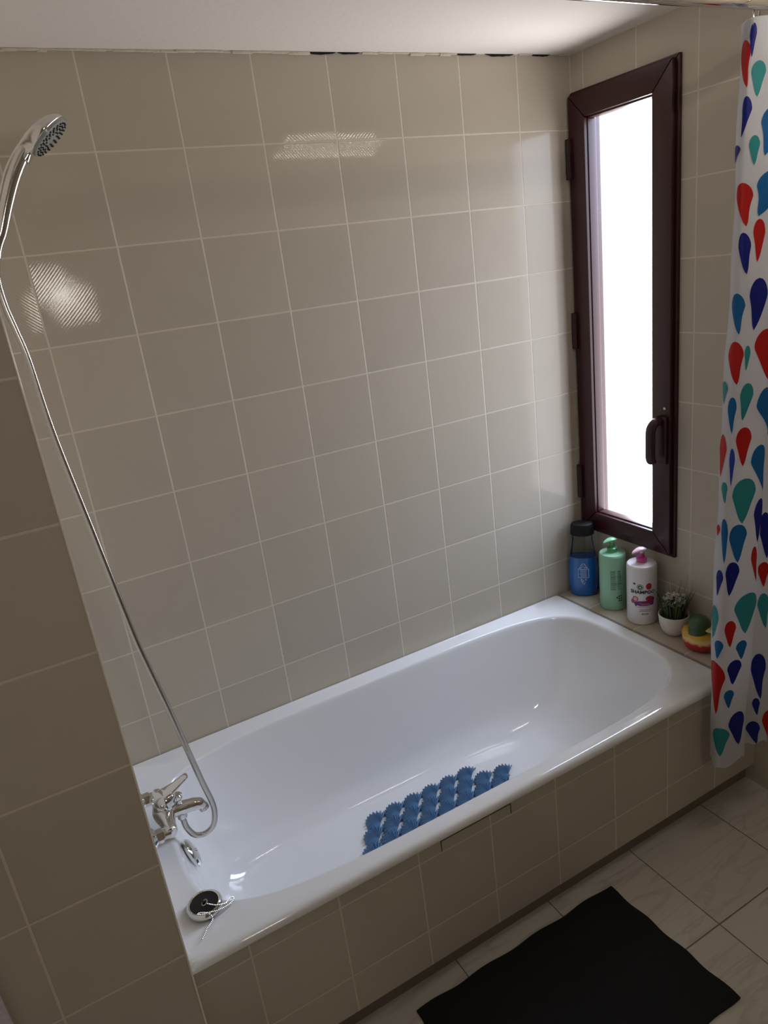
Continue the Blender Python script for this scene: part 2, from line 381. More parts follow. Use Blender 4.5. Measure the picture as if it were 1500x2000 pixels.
# ------------------------------------------------------------------ bathtub
NA = 192; EX = 4.6
CX, CY = 3.46, -1.79
def sup(t, a, bb, n, cx, cy):
    c, s = math.cos(t), math.sin(t)
    return (cx+a*math.copysign(abs(c)**(2/n), c), cy+bb*math.copysign(abs(s)**(2/n), s))
def radial_rect(px, py, x0, x1, y0, y1):
    dx, dy = px-CX, py-CY; k = 1e9
    if dx > 1e-9: k = min(k, (x1-CX)/dx)
    if dx < -1e-9: k = min(k, (x0-CX)/dx)
    if dy > 1e-9: k = min(k, (y1-CY)/dy)
    if dy < -1e-9: k = min(k, (y0-CY)/dy)
    return (CX+dx*k, CY+dy*k)
TS = [2*math.pi*(k+.5)/NA for k in range(NA)]
# use angles that also hit the rectangle corners
def opening(t, x0=-.20, x1=7.02, y0=-3.30, y1=-.30, n=EX): return sup(t, (x1-x0)/2, (y1-y0)/2, n, (x0+x1)/2, (y0+y1)/2)
RX0, RX1, RY0, RY1 = XL+.003, XT, -3.575, -.003
dirs = [opening(t) for t in TS]
for cx_, cy_ in ((RX0, RY0), (RX1, RY0), (RX1, RY1), (RX0, RY1)):
    best = min(range(NA), key=lambda k: (Vector(radial_rect(*dirs[k], RX0, RX1, RY0, RY1))-Vector((cx_, cy_))).length)
    dirs[best] = ((cx_-CX)*.8+CX, (cy_-CY)*.8+CY) if False else dirs[best]
    a = math.atan2(cy_-CY, cx_-CX)
    # find parameter whose direction equals the corner direction
    lo, hi = TS[best]-.1, TS[best]+.1
    bt = min((lo+(hi-lo)*i/400 for i in range(401)), key=lambda t: abs(math.atan2(math.sin(math.atan2(opening(t)[1]-CY, opening(t)[0]-CX)-a), math.cos(math.atan2(opening(t)[1]-CY, opening(t)[0]-CX)-a))))
    TS[best] = bt
dirs = [opening(t) for t in TS]
rings = []
def rect_ring(ins, z):
    r = []
    for d in dirs:
        x, y = radial_rect(*d, RX0+0, RX1-ins, RY0+ins, RY1-0)
        # keep wall sides straight, inset only the free sides plus a touch on the others
        x = max(x, RX0+ins*.25); y = min(y, RY1-ins*.25)
        r.append((x, y, z))
    rings.append(r)
def open_ring(grow, z):
    rings.append([(*opening(t, -.20-grow, 7.02+grow, -3.30-grow*.6, -.30+grow*.6), z) for t in TS])
rect_ring(.03, -.735); rect_ring(.005, -.73); rect_ring(0, -.70); rect_ring(.010, -.670); rect_ring(.030, -.646); rect_ring(.060, -.633); rect_ring(.09, -.63)
rect_ring(.13, -.635); rect_ring(.165, -.641)
open_ring(.06, -.645); open_ring(.035, -.655); open_ring(.015, -.675); open_ring(0, -.71)
keys = [(-.71, -.20, 7.02, -3.30, -.30, 4.6), (-1.0, -.12, 6.93, -3.25, -.35, 4.4), (-1.4, -.02, 6.74, -3.16, -.43, 4.2), (-1.8, .09, 6.50, -3.05, -.52, 4.0),
        (-2.08, .17, 6.28, -2.95, -.60, 3.9), (-2.24, .29, 6.06, -2.84, -.70, 3.8), (-2.34, .5, 5.8, -2.7, -.83, 3.7), (-2.385, .85, 5.4, -2.5, -1.02, 3.6), (-2.40, 1.5, 4.8, -2.2, -1.32, 3.2)]
kv = [Vector(k) for k in keys]
def crv(i, t):
    p0, p1, p2, p3 = kv[max(i-1, 0)], kv[i], kv[i+1], kv[min(i+2, len(kv)-1)]
    m1 = (p2-p0)/2; m2 = (p3-p1)/2
    return p1*(2*t**3-3*t**2+1)+m1*(t**3-2*t**2+t)+p2*(-2*t**3+3*t**2)+m2*(t**3-t**2)
for i in range(len(kv)-1):
    for j in range(1, 5):
        k = crv(i, j/4); rings.append([(*opening(t, k[1], k[2], k[3], k[4], k[5]), k[0]) for t in TS])
b = B(); vr = []
for r in rings:
    row = []
    for (x, y, z) in r:
        # moulded boss that carries the overflow at the tap end
        q = math.exp(-((y+1.70)/.26)**2)*math.exp(-((z+1.00)/.22)**2) if x < 1 and z < -.69 else 0
        row.append(b.verts.new(P(x-.015*0+.045*q, y, z)))
    vr.append(row)
for i in range(len(vr)-1):
    for k in range(NA): b.faces.new((vr[i][k], vr[i][(k+1) % NA], vr[i+1][(k+1) % NA], vr[i+1][k]))
c = b.verts.new(P(3.2, -1.76, -2.402))
for k in range(NA): b.faces.new((vr[-1][k], vr[-1][(k+1) % NA], c))
tub = thing('bathtub', P(3.4, -1.8, ZF), 'long white enamel bathtub set into the tiled surround below the window', 'bathtub')
link('basin', b, M_enamel, tub, angle=60)
# overflow cap: convex chrome disc on the tap end wall
b = B(); oc = P(-.075, -1.70, -1.00); ax = Vector((1, -.03, .34)).normalized()
lathe(b, oc, ax, [(.0, -.004), (.035, -.002), (.0375, .002), (.0372, .006), (.033, .0105), (.022, .0140), (.008, .0152), (0, .0155)], 36)
ovf = link('overflow_cap', b, M_chrome, tub)
b = B(); lathe(b, oc, ax, [(.004, .0140), (.0045, .016), (.003, .0175), (0, .0177)], 14); link('screw', b, M_chromed, ovf)
b = B(); lathe(b, P(.95, -1.76, -2.395), Vector((0, 0, 1)), [(.035, 0), (.035, .0015), (.031, .003), (.026, .0012), (.0, .0005)], 32); link('drain', b, M_chrome, tub)

# ------------------------------------------------------------------ loose waste plug with bead chain, on the rim corner
pc = P(-.163, -2.965, ZB+.003)
plug = thing('waste_plug', pc, 'black plug in a chrome ring with a heaped bead chain on the tub rim corner', 'plug')
b = B(); lathe(b, pc, Vector((0, 0, 1)), [(.033, 0), (.0365, .002), (.0372, .006), (.036, .0105), (.0325, .0135), (.0295, .0125), (.0285, .009), (.0, .009)], 44); link('chrome_ring', b, M_chrome, plug)
b = B(); lathe(b, pc, Vector((0, 0, 1)), [(.0286, .0085), (.0286, .0115), (.026, .0118), (.012, .0105), (.005, .011), (0, .011)], 40)
lathe(b, pc, Vector((0, 0, 1)), [(.004, .0105), (.004, .017), (.002, .0185), (0, .0185)], 14); link('rubber_stopper', b, M_black, plug)
b = B()
eye = [pc+Vector((.0005+.006*math.cos(t), -.006+.006*math.sin(t), .018+.003*math.cos(t))) for t in [k*math.pi/8 for k in range(16)]]
tube(b, eye, .0009, 6, closed=True)
ch = [(.002, -.009, .017), (.010, -.016, .0155), (.020, -.024, .0145), (.030, -.026, .012), (.040, -.020, .004), (.048, -.012, .0022), (.0545, -.010, .0022), (.057, -.016, .0022), (.051, -.0225, .0022),
      (.040, -.027, .0035), (.030, -.0305, .0065), (.018, -.034, .0105), (.004, -.0335, .0145), (-.012, -.030, .0155), (-.020, -.0235, .0155), (-.013, -.0255, .0165), (.0, -.0335, .014), (.005, -.040, .004), (-.002, -.049, .0022), (-.011, -.056, .0022), (-.019, -.066, .0022), (-.026, -.074, .0022)]
cp = crom([pc+Vector(q) for q in ch], 14); acc = 0; last = cp[0]
for q in cp:
    if (q-last).length >= .0032:
        bmesh.ops.create_icosphere(b, subdivisions=1, radius=.0017, matrix=Matrix.Translation(q)); last = q
tube(b, cp[::4], .0004, 4)
link('bead_chain', b, M_chromed, plug)

# ------------------------------------------------------------------ shell bath mat in the tub
M_shell = plain('blue_vinyl', srgb(100, 138, 176), .35, coat=.1, bscale=40)
bmm = B()
def floor_z(x, y): return -2.385+.0*x
def shell(bm, x, y, ang, L=.30):
    """scallop shell lying flat: hinge at (x,y) side, fluted fan with notched edge"""
    c, s = math.cos(ang), math.sin(ang); nr = 13; seg = nr*4
    hx, hy = x-c*L*.42, y-s*L*.42
    base = floor_z(x, y)
    rowsv = []
    for j, rr in enumerate((.10, .35, .6, .8, .93, 1.0)):
        row = []
        for i in range(seg+1):
            f = i/seg; th = (f-.5)*math.radians(196)
            flute = math.cos(f*nr*2*math.pi)
            rad = L*rr*(1.0-.24*(abs(f-.5)*2)**2.2)*(1+.035*flute*rr)
            zz = base+.018+.036*math.sin(min(1, rr*1.02)*math.pi)**.8*(1-.35*abs(f-.5)*2)+.026*flute*rr
            a = ang+th
            row.append(bm.verts.new(P(hx+math.cos(a)*rad, hy+math.sin(a)*rad, zz)))
        rowsv.append(row)
    for j in range(len(rowsv)-1):
        for i in range(seg): bm.faces.new((rowsv[j][i], rowsv[j][i+1], rowsv[j+1][i+1], rowsv[j+1][i]))
    low = [bm.verts.new(Vector((v.co.x, v.co.y, P(0, 0, base).z+.0002))) for v in rowsv[-1]]
    for i in range(seg): bm.faces.new((rowsv[-1][i], rowsv[-1][i+1], low[i+1], low[i]))
    hv = bm.verts.new(P(hx, hy, base+.05))
    for i in range(seg): bm.faces.new((hv, rowsv[0][i+1], rowsv[0][i]))
for r_ in range(6):
    y = -1.165-.232*r_
    x0 = 2.26 if r_ in (1, 2, 3, 4) else 2.60; off = .165 if r_ % 2 else 0
    x = (2.58-.33 if r_ in (1, 2, 3, 4) else 2.58)+off
    x1 = 4.8 if r_ in (1, 2, 3, 4) else 4.56
    while x < x1:
        yy = y-.09*max(0, (x-4.3))*2*(1 if r_ < 2 else 0)-.28*max(0, 2.5-x)*(1 if r_ < 3 else 0)
        shell(bmm, x, yy, math.radians(134), .235)
        x += .33
mat_t = link('bath_mat', bmm, M_shell)
tag(mat_t, 'blue scallop shell non slip mat on the bottom of the bathtub', 'bath mat')

# ------------------------------------------------------------------ bath mixer tap
YC = -1.66; ZT = -.31
fau = thing('bath_mixer_tap', P(XL, YC, ZT), 'chrome single lever bath mixer tap on the wall at the left end of the tub', 'tap')
X1 = Vector((1, 0, 0))
for sy in (-.36, .36):
    b = B(); lathe(b, P(XL, YC+sy, ZT), X1, [(.031, .001), (.031, .004), (.024, .012), (.015, .018), (.0135, .02)], 30)
    rs = link('rosette', b, M_chrome, fau)
    b = B(); lathe(b, P(XL, YC+sy, ZT), X1, [(.0135, .018), (.0165, .0185), (.0165, .031), (.0135, .0315), (.0125, .036)], 6); link('union_nut', b, M_chrome, rs)
bx = XL+.245
b = B()   # body: horizontal barrel joining both inlets, swelling to the cartridge
ys = [-.41, -.40, -.36, -.30, -.22, -.14, -.06, 0, .06, .14, .22, .30, .36, .40, .41]
rr = [.002, .013, .0165, .0165, .0175, .021, .0245, .0255, .0245, .021, .0175, .0165, .0165, .013, .002]
tube(b, [P(bx, YC+q, ZT) for q in ys], rr, 28)
for sy in (-.36, .36): tube(b, [P(XL+.17, YC+sy, ZT), P(bx, YC+sy, ZT)], .0125, 20)
lathe(b, P(bx, YC, ZT), Vector((.18, 0, 1)), [(.0235, -.005), (.0235, .014), (.0245, .018), (.0245, .026), (.022, .03)], 36)
body = link('tap_body', b, M_chrome, fau)
b = B()   # lever: domed cap flowing into a long flat paddle
hc = P(bx+.02, YC, ZT)+Vector((.18, 0, 1)).normalized()*.030
lathe(b, hc, Vector((.1, 0, 1)), [(.0255, -.004), (.0265, .004), (.0255, .013), (.021, .020), (.012, .0245), (0, .026)], 36)
lp = [hc+Vector(q) for q in ((-.012, 0, .012), (.002, 0, .017), (.014, 0, .021), (.027, 0, .0265), (.041, 0, .033), (.054, 0, .0395), (.0605, 0, .0425), (.063, 0, .0435))]
wd = [.018, .020, .0185, .0155, .013, .011, .009, .003]; th = [.009, .009, .0075, .0058, .0048, .004, .0034, .0015]
lp2 = crom(lp, 4); rg = []
for i, q in enumerate(lp2):
    f = i/(len(lp2)-1)*(len(lp)-1); k = min(int(f), len(lp)-2); g_ = f-k
    W_ = wd[k]*(1-g_)+wd[k+1]*g_; H_ = th[k]*(1-g_)+th[k+1]*g_
    d = (lp2[min(i+1, len(lp2)-1)]-lp2[max(i-1, 0)]).normalized(); nn = d.cross(Vector((0, 1, 0))).normalized()
    rg.append([b.verts.new(q+Vector((0, 1, 0))*W_*math.copysign(abs(math.cos(a))**.7, math.cos(a))+nn*H_*math.copysign(abs(math.sin(a))**.7, math.sin(a))) for a in [2*math.pi*j/20 for j in range(20)]])
for i in range(len(rg)-1):
    for j in range(20): b.faces.new((rg[i][j], rg[i][(j+1) % 20], rg[i+1][(j+1) % 20], rg[i+1][j]))
b.faces.new(rg[0]); b.faces.new(rg[-1][::-1])
link('lever', b, M_chrome, fau)
b = B()   # spout
sp_ = [P(bx+.04, YC, ZT-.02), P(bx+.13, YC, ZT-.03), P(bx+.24, YC, ZT-.045), P(bx+.34, YC, ZT-.06), P(bx+.415, YC, ZT-.09), P(bx+.445, YC, ZT-.135)]
tube(b, crom(sp_, 5), [.0175]*6+[.0165]*6+[.0155]*5+[.0145]*4+[.0135, .0125, .0125, .012, .0118][:5], 24)
spt = link('spout', b, M_chrome, fau)
b = B(); lathe(b, P(bx+.445, YC, ZT-.13), Vector((.18, 0, -1)), [(.0105, 0), (.0125, .001), (.0125, .009), (.010, .0095), (.009, .006), (0, .006)], 24); link('aerator', b, M_chromed, spt)
b = B(); lathe(b, P(bx+.19, YC, ZT+.02), Vector((0, 0, 1)), [(.006, -.005), (.006, .008), (.0055, .012), (.010, .016), (.0125, .021), (.012, .027), (.009, .030), (0, .031)], 20); link('diverter_knob', b, M_chrome, fau)
b = B(); lathe(b, P(bx+.19, YC, ZT-.08), Vector((0, 0, -1)), [(.0115, -.012), (.0115, .004), (.0125, .005), (.0125, .017), (.009, .019), (.0075, .022)], 10); link('hose_outlet', b, M_chrome, fau)

# ------------------------------------------------------------------ shower hose and handset
HY = YC
hp = [(-.335, HY, 5.93), (-.362, HY-.005, 5.84), (-.385, HY-.01, 5.72), (-.382, HY-.02, 5.50), (-.352, HY-.02, 5.28), (-.318, HY-.02, 5.0), (-.282, HY-.02, 4.28), (-.172, HY-.02, 3.18), (-.083, HY-.02, 2.27), (-.030, HY-.02, 1.81), (.098, HY-.02, 1.0),
      (.178, HY-.02, .45), (.262, HY-.02, -.13), (.312, HY-.02, -.43), (.312, HY-.01, -.62), (.262, HY-.01, -.77), (.155, HY, -.84), (.035, HY, -.80), (-.035, HY, -.66), (-.052, HY, -.52), (-.052, HY, -.49)]
hv = crom([P(*q) for q in hp], 10)
# resample evenly and ripple the radius like a coiled metal hose
Ls = [0]
for i in range(1, len(hv)): Ls.append(Ls[-1]+(hv[i]-hv[i-1]).length)
step = .0022; n = int(Ls[-1]/step); pts = []; j = 0
for i in range(n+1):
    s_ = i*step
    while j < len(Ls)-2 and Ls[j+1] < s_: j += 1
    t = (s_-Ls[j])/max(1e-9, Ls[j+1]-Ls[j]); pts.append(hv[j].lerp(hv[j+1], min(1, t)))
b = B(); tube(b, pts, [.0058 if i % 2 else .0074 for i in range(len(pts))], 9)
hose = link('shower_hose', b, M_chromed, angle=80)
tag(hose, 'long coiled chrome shower hose hanging in a loop from the handset to the bath tap', 'shower hose')
hs0 = P(-.335, HY, 5.94)
hand = thing('shower_handset', hs0, 'chrome hand shower held at a slant high at the left end of the tub', 'shower head')
fn = Vector((.60, -.16, -.76)).normalized()      # the spray plate faces down and outwards
fd = Vector((.79, 0, .61)).normalized(); fd = (fd-fn*fd.dot(fn)).normalized()
fs_ = fn.cross(fd)
hc = P(.335, HY, 6.865)                            # centre of the spray plate
b = B()
hpth = [P(-.345, HY, 5.93), P(-.30, HY, 6.03), P(-.244, HY, 6.13), P(-.150, HY, 6.335), P(-.045, HY, 6.54), P(.045, HY, 6.675), P(.12, HY, 6.765)]
q = crom(hpth, 5); m_ = len(q)-1
tube(b, q, [.0098+.0045*min(1, i/m_*1.5)-.0012*max(0, i/m_-.75)*4 for i in range(m_+1)], 28); link('handle', b, M_chrome, hand)
b = B(); lathe(b, P(-.335, HY, 5.945), Vector((-.35, 0, -1)), [(.0078, -.006), (.0102, -.002), (.0102, .008), (.0080, .012), (.0078, .02)], 10); link('hose_nut', b, M_chrome, hand)
b = B(); rg = []; RD = .0445
for i in range(25):
    t = -1.36+2.36*i/24                        # along the head, in plate radii; below -1 it is the neck
    circ = math.sqrt(max(0, 1-t*t)) if t > -.75 else 0
    wdt = max(circ*RD, (.0135+.004*max(0, (t+1.36)) if t < -.4 else 0)); wdt = max(wdt, .0015)
    if -1.05 < t < -.6: wdt = max(wdt, .0145+(t+1.05)/.45*.018)
    top = .026*math.sqrt(max(0, 1-((t+.55)/1.56)**2))**1.2 if t > -.55 else .026-.004*(-.55-t)
    bot = .004 if t > -1.0 else .004+.006*((-1.0-t)/.36)
    cen = hc+fd*RD*t
    row = []
    for j in range(28):
        a = 2*math.pi*j/28; ca, sa = math.cos(a), math.sin(a)
        hgt = top if sa > 0 else bot
        row.append(b.verts.new(cen+fs_*wdt*math.copysign(abs(ca)**.85, ca)-fn*(hgt*math.copysign(abs(sa)**.9, sa))))
    rg.append(row)
for i in range(24):
    for j in range(28): b.faces.new((rg[i][j], rg[i][(j+1) % 28], rg[i+1][(j+1) % 28], rg[i+1][j]))
b.faces.new(rg[0]); b.faces.new(rg[-1][::-1])
head = link('spray_head', b, M_chrome, hand, angle=60)
M_face = plain('grey_nozzle_plate', srgb(150, 150, 148), .3, coat=.2)
b = B(); lathe(b, hc, fn, [(.0425, .0015), (.0410, .0065), (.0395, .0074), (0, .0080)], 40); plate = link('nozzle_plate', b, M_face, head)
b = B(); uu = fd; vv = fn.cross(uu)
for ring, cnt in ((.036, 24), (.0295, 19), (.023, 15), (.0155, 10)):
    for k in range(cnt):
        a = 2*math.pi*k/cnt
        lathe(b, hc+uu*ring*math.cos(a)+vv*ring*math.sin(a)+fn*.0072, fn, [(.0021, 0), (.0018, .0022), (0, .0026)], 6)
link('spray_nozzles', b, M_black, head)
# wall holder (reaches in from the end wall)
hol = thing('handset_holder', P(XL, HY, 6.15), 'chrome wall bracket holding the hand shower', 'bracket')
b = B(); tube(b, [P(XL, HY, 6.12), P(-.36, HY, 6.10), P(-.27, HY, 6.11)], .009, 16); link('arm', b, M_chrome, hol)
b = B(); lathe(b, P(XL, HY, 6.12), X1, [(.024, .0005), (.024, .004), (.018, .009), (.010, .011)], 28); link('wall_plate', b, M_chrome, hol)

# ------------------------------------------------------------------ bottles on the ledge
LZ = ZB-.013
def wrapped(bm, c, r, ang0, pts2, sx=1, sy=1, eps=.0005, mi=0):
    """polygon (u across in m, v up in m) bent round an upright cylinder of radius r at c, facing angle ang0"""
    vs = []
    for (u, v) in pts2:
        a = ang0+u/r
        vs.append(bm.verts.new(c+Vector(((r+eps)*math.cos(a), (r+eps)*math.sin(a), v))))
    f = bm.faces.new(vs); f.material_index = mi; return f
def wrap_grid(bm, c, r, ang0, poly, mi=0, eps=.0005, radf=None):
    """fill an arbitrary convex-ish polygon finely so that it follows the curved wall"""
    t = bmesh.new(); vs = [t.verts.new((p[0], p[1], 0)) for p in poly]; t.faces.new(vs)
    bmesh.ops.triangulate(t, faces=t.faces[:])
    for _ in range(12):
        le = [e for e in t.edges if abs(e.verts[0].co.x-e.verts[1].co.x) > .005]
        if not le: break
        bmesh.ops.subdivide_edges(t, edges=le, cuts=1); bmesh.ops.triangulate(t, faces=[f for f in t.faces if len(f.verts) > 3])
    mp = {}
    for v in t.verts:
        rr_ = (radf(v.co.y) if radf else r)+eps; a = ang0-v.co.x/rr_
        mp[v] = bm.verts.new(c+Vector((rr_*math.cos(a), rr_*math.sin(a), v.co.y)))
    for f in t.faces:
        try: nf = bm.faces.new([mp[v] for v in f.verts]); nf.material_index = mi
        except ValueError: pass
    t.free()
def text_polys(bm, s, size, c, r, ang0, v0, u0=0, mi=0, eps=.0006, bold=0):
    cu = bpy.data.curves.new('lettering', 'FONT'); cu.body = s; cu.size = size; cu.align_x = 'CENTER'; cu.offset = bold; cu.resolution_u = 3
    o = bpy.data.objects.new('lettering', cu); col.objects.link(o)
    bpy.context.view_layer.update()
    me = bpy.data.meshes.new_from_object(o.evaluated_get(bpy.context.evaluated_depsgraph_get()))
    vs = []
    for v in me.vertices:
        a = ang0-(v.co.x+u0)*-1/r if False else ang0+(v.co.x+u0)/r
        vs.append(bm.verts.new(c+Vector(((r+eps)*math.cos(a), (r+eps)*math.sin(a), v.co.y+v0))))
    for p in me.polygons:
        try: f = bm.faces.new([vs[i] for i in p.vertices]); f.material_index = mi
        except ValueError: pass
    bpy.data.objects.remove(o); bpy.data.curves.remove(cu); bpy.data.meshes.remove(me)
def face_angle(c):
    d = CAMPOS-c; return math.atan2(d.y, d.x)
def rect(u0, u1, v0, v1): return [(u0, v0), (u1, v0), (u1, v1), (u0, v1)]
def ell(cu_, cv_, a, bb, n=20): return [(cu_+a*math.cos(2*math.pi*k/n), cv_+bb*math.sin(2*math.pi*k/n)) for k in range(n)]

# green pump bottle
def pump(parent, c, z0, colr, head_c, aim, s=1.0):
    ml = plain('pump_plastic', colr, .3, coat=.2); mh = plain('pump_head_plastic', head_c, .25, coat=.3)
    b = B(); lathe(b, c, Vector((0, 0, 1)), [(.0165, z0), (.0172, z0+.001), (.0172, z0+.016), (.0135, z0+.019), (.009, z0+.0195), (.0085, z0+.033), (.0065, z0+.0335)], 28)
    link('pump_collar', b, ml, parent)
    b = B(); d = Vector((math.cos(aim), math.sin(aim), 0)); zz = z0+.0335
    lathe(b, c, Vector((0, 0, 1)), [(.0072, zz-.006), (.0072, zz+.006), (.009, zz+.008)], 20)
    sp2 = [c+Vector((0, 0, zz+.0105))-d*.014, c+Vector((0, 0, zz+.0125))-d*.006, c+Vector((0, 0, zz+.0125))+d*.006, c+Vector((0, 0, zz+.010))+d*.016, c+Vector((0, 0, zz+.006))+d*.025, c+Vector((0, 0, zz+.002))+d*.031]
    w_ = [.006, .0125, .0138, .011, .0075, .004]; h_ = [.003, .0052, .0056, .0048, .0038, .003]
    side = d.cross(Vector((0, 0, 1))); rg = []
    q = crom(sp2, 4)
    for i, pnt in enumerate(q):
        f = i/4; k = min(int(f), 4); g_ = f-k; W_ = w_[k]*(1-g_)+w_[k+1]*g_; H_ = h_[k]*(1-g_)+h_[k+1]*g_
        rg.append([b.verts.new(pnt+side*W_*math.cos(a)+Vector((0, 0, 1))*H_*math.sin(a)) for a in [2*math.pi*j/18 for j in range(18)]])
    for i in range(len(rg)-1):
        for j in range(18): b.faces.new((rg[i][j], rg[i][(j+1) % 18], rg[i+1][(j+1) % 18], rg[i+1][j]))
    b.faces.new(rg[0]); b.faces.new(rg[-1][::-1])
    link('pump_head', b, mh, parent)
def cyl_bottle(name, c, r, h, mat, label):
    t = thing(name, c, label, 'bottle')
    b = B(); lathe(b, c, Vector((0, 0, 1)), [(r*.86, 0), (r*.95, .0015), (r, .006), (r, h-.010), (r*.985, h-.005), (r*.93, h-.0012), (r*.84, h), (.018, h+.0008), (.017, h+.003)], 56)
    return t, link('bottle_body', b, mat, t)

gc = P(7.70, -.95, LZ); gc.z = P(0, 0, LZ).z
M_green = plain('mint_plastic', srgb(150, 200, 168), .33, coat=.2)
gt, gb = cyl_bottle('pump_bottle', gc, .0445, .203, M_green, 'mint green pump bottle standing between the blue bottle and the white shampoo bottle')
AIM = math.radians(158)
pump(gt, gc, .203, srgb(72, 150, 92), srgb(134, 196, 150), AIM)
M_ink = plain('dark_green_print', srgb(40, 72, 56), .6)
b = B(); a0 = face_angle(gc)+math.radians(14)
random.seed(3)
for i in range(17):
    v = .147-i*.0042
    for s0, s1 in ((0, random.uniform(.4, .55)), (random.uniform(.58, .62), random.uniform(.86, 1.0))):
        wrap_grid(b, gc, .0445, a0, rect(-(-.019+.038*s1), -(-.019+.038*s0), v, v+(.0022 if i in (0, 5, 11) else .0013)))
link('printed_text', b, M_ink, gt, smooth=True); b = B()
for (cu_, cv_) in ((.0095, .055), (.0175, .055), (.0095, .046), (.0175, .046), (.0025, .0505)):
    wrap_grid(b, gc, .0445, a0, [(-u_, v_) for u_, v_ in ell(cu_, cv_, .0032, .0034, 10)])
wrap_grid(b, gc, .0445, a0, rect(-.020, -.006, .036, .040))
link('printed_symbols', b, M_ink, gt, smooth=True)

# white shampoo bottle
wc = P(7.685, -1.60, LZ)
M_wht = plain('white_plastic', srgb(228, 226, 228), .32, coat=.25)
wt_, wb = cyl_bottle('shampoo_bottle', wc, .0475, .207, M_wht, 'white shampoo bottle with magenta pump and purple fruit label beside the potted plant')
pump(wt_, wc, .207, srgb(196, 62, 140), srgb(240, 206, 226), AIM)
a0 = face_angle(wc)+math.radians(4); RW = .0475
cols = [srgb(28, 26, 30), srgb(46, 96, 52), srgb(176, 30, 44), srgb(104, 38, 120), srgb(196, 80, 88), srgb(226, 180, 168), srgb(120, 120, 124), srgb(150, 90, 110), srgb(236, 236, 230)]
LM = [plain('label_ink_%s' % n_, c_, .5) for n_, c_ in zip(('black', 'green', 'red', 'purple', 'coral', 'peach', 'grey', 'plum', 'white'), cols)]
b = B()
def W(poly, mi, eps=.0005): wrap_grid(b, wc, RW, a0, [(-u_, v_) for u_, v_ in poly], mi, eps)
W(ell(-.0085, .1385, .0105, .0105), 1); W(ell(-.0085, .1385, .0086, .0086), 8, .0007); W(ell(-.0085, .1385, .0072, .0072), 1, .0009)
W([(-.0125, .138), (-.006, .142), (-.0062, .1345)], 8, .0012)
W(ell(.0190, .1405, .0098, .0115), 2); W(ell(-.0270, .149, .0045, .0030), 0)
W(ell(.021, .0975, .0125, .009), 2, .0006); W(ell(-.024, .0955, .0095, .0095), 4, .0006); W(ell(-.024, .0955, .0062, .0062), 5, .0008)
W(ell(.034, .0935, .005, .008), 3, .0005); W(ell(-.0335, .0855, .0055, .008), 7, .0005); W(ell(-.0225, .0755, .0035, .007), 3, .0005)
band = [(-.030, .083), (-.012, .0885), (.010, .0895), (.036, .0885), (.036, .074), (.010, .0715), (-.010, .0715), (-.027, .0755)]
W(band, 3, .0010)
W(rect(-.012, .030, .0795, .0825), 4, .0014); W(rect(-.006, .024, .0757, .0772), 5, .0014)
for i, (u0, u1, v) in enumerate(((-.018, .022, .0665), (-.010, .026, .058), (-.008, .028, .0545), (-.012, .024, .0510))): W(rect(u0, u1, v, v+.0014), 6)
W(rect(-.004, .017, .0395, .0445), 7); W(rect(-.001, .014, .0415, .0425), 8, .0008)
text_polys(b, 'SHAMPOO', .0165, wc, RW, a0, .1155, 0, 0, .0016, bold=.0004)
link('label', b, None, wt_, mats=LM, label='printed label with the word SHAMPOO, fruits and a purple band')

# blue bottle with black cap: clear shell, blue liquid
bc = P(7.67, -.27, LZ)
M_clear = bpy.data.materials.new('clear_plastic'); M_clear.use_nodes = True; nt = M_clear.node_tree; nt.nodes.remove(nt.nodes['Principled BSDF'])
tb = nt.nodes.new('ShaderNodeBsdfTransparent'); tb.inputs[0].default_value = (.90, .93, .95, 1)
gb = nt.nodes.new('ShaderNodeBsdfGlossy'); gb.inputs['Roughness'].default_value = .08; fr = nt.nodes.new('ShaderNodeFresnel'); fr.inputs['IOR'].default_value = 1.18
ms = nt.nodes.new('ShaderNodeMixShader'); nt.links.new(fr.outputs[0], ms.inputs[0]); nt.links.new(tb.outputs[0], ms.inputs[1]); nt.links.new(gb.outputs[0], ms.inputs[2]); nt.links.new(ms.outputs[0], nt.nodes['Material Output'].inputs[0])
M_blue = plain('blue_gel', srgb(16, 96, 178), .12, coat=.5, bscale=4)
M_cap = plain('black_cap_plastic', srgb(15, 9, 10), .5, spec=.3)
bt_ = thing('shower_gel_bottle', bc, 'half full bottle of blue gel with black cap in the corner under the window', 'bottle')
ua = Vector((math.cos(face_angle(bc)+math.pi/2), math.sin(face_angle(bc)+math.pi/2), 0))
prof = [(.038, 0), (.043, .002), (.047, .010), (.0495, .035), (.051, .070), (.051, .100), (.0495, .125), (.046, .150), (.042, .170), (.038, .190), (.0355, .210), (.034, .228), (.033, .236)]
b = B(); lathe(b, bc, Vector((0, 0, 1)), [q for q in prof if q[1] < .151]+[(.0, .1505)], 48, 1, .66, u=ua); link('blue_liquid', b, M_blue, bt_)
b = B(); lathe(b, bc, Vector((0, 0, 1)), [(.0462, .1495)]+[q for q in prof if q[1] >= .15], 48, 1, .68, u=ua); link('bottle_shell', b, M_clear, bt_)
b = B(); lathe(b, bc, Vector((0, 0, 1)), [(.0385, .2335), (.0405, .2345), (.0400, .250), (.0385, .268), (.036, .2735), (.030, .2755), (0, .276)], 44, 1, .8, u=ua); link('cap', b, M_cap, bt_)
M_lab = plain('pale_blue_print', srgb(170, 196, 226), .5)
b = B(); fa = face_angle(bc); R2 = .68*.051
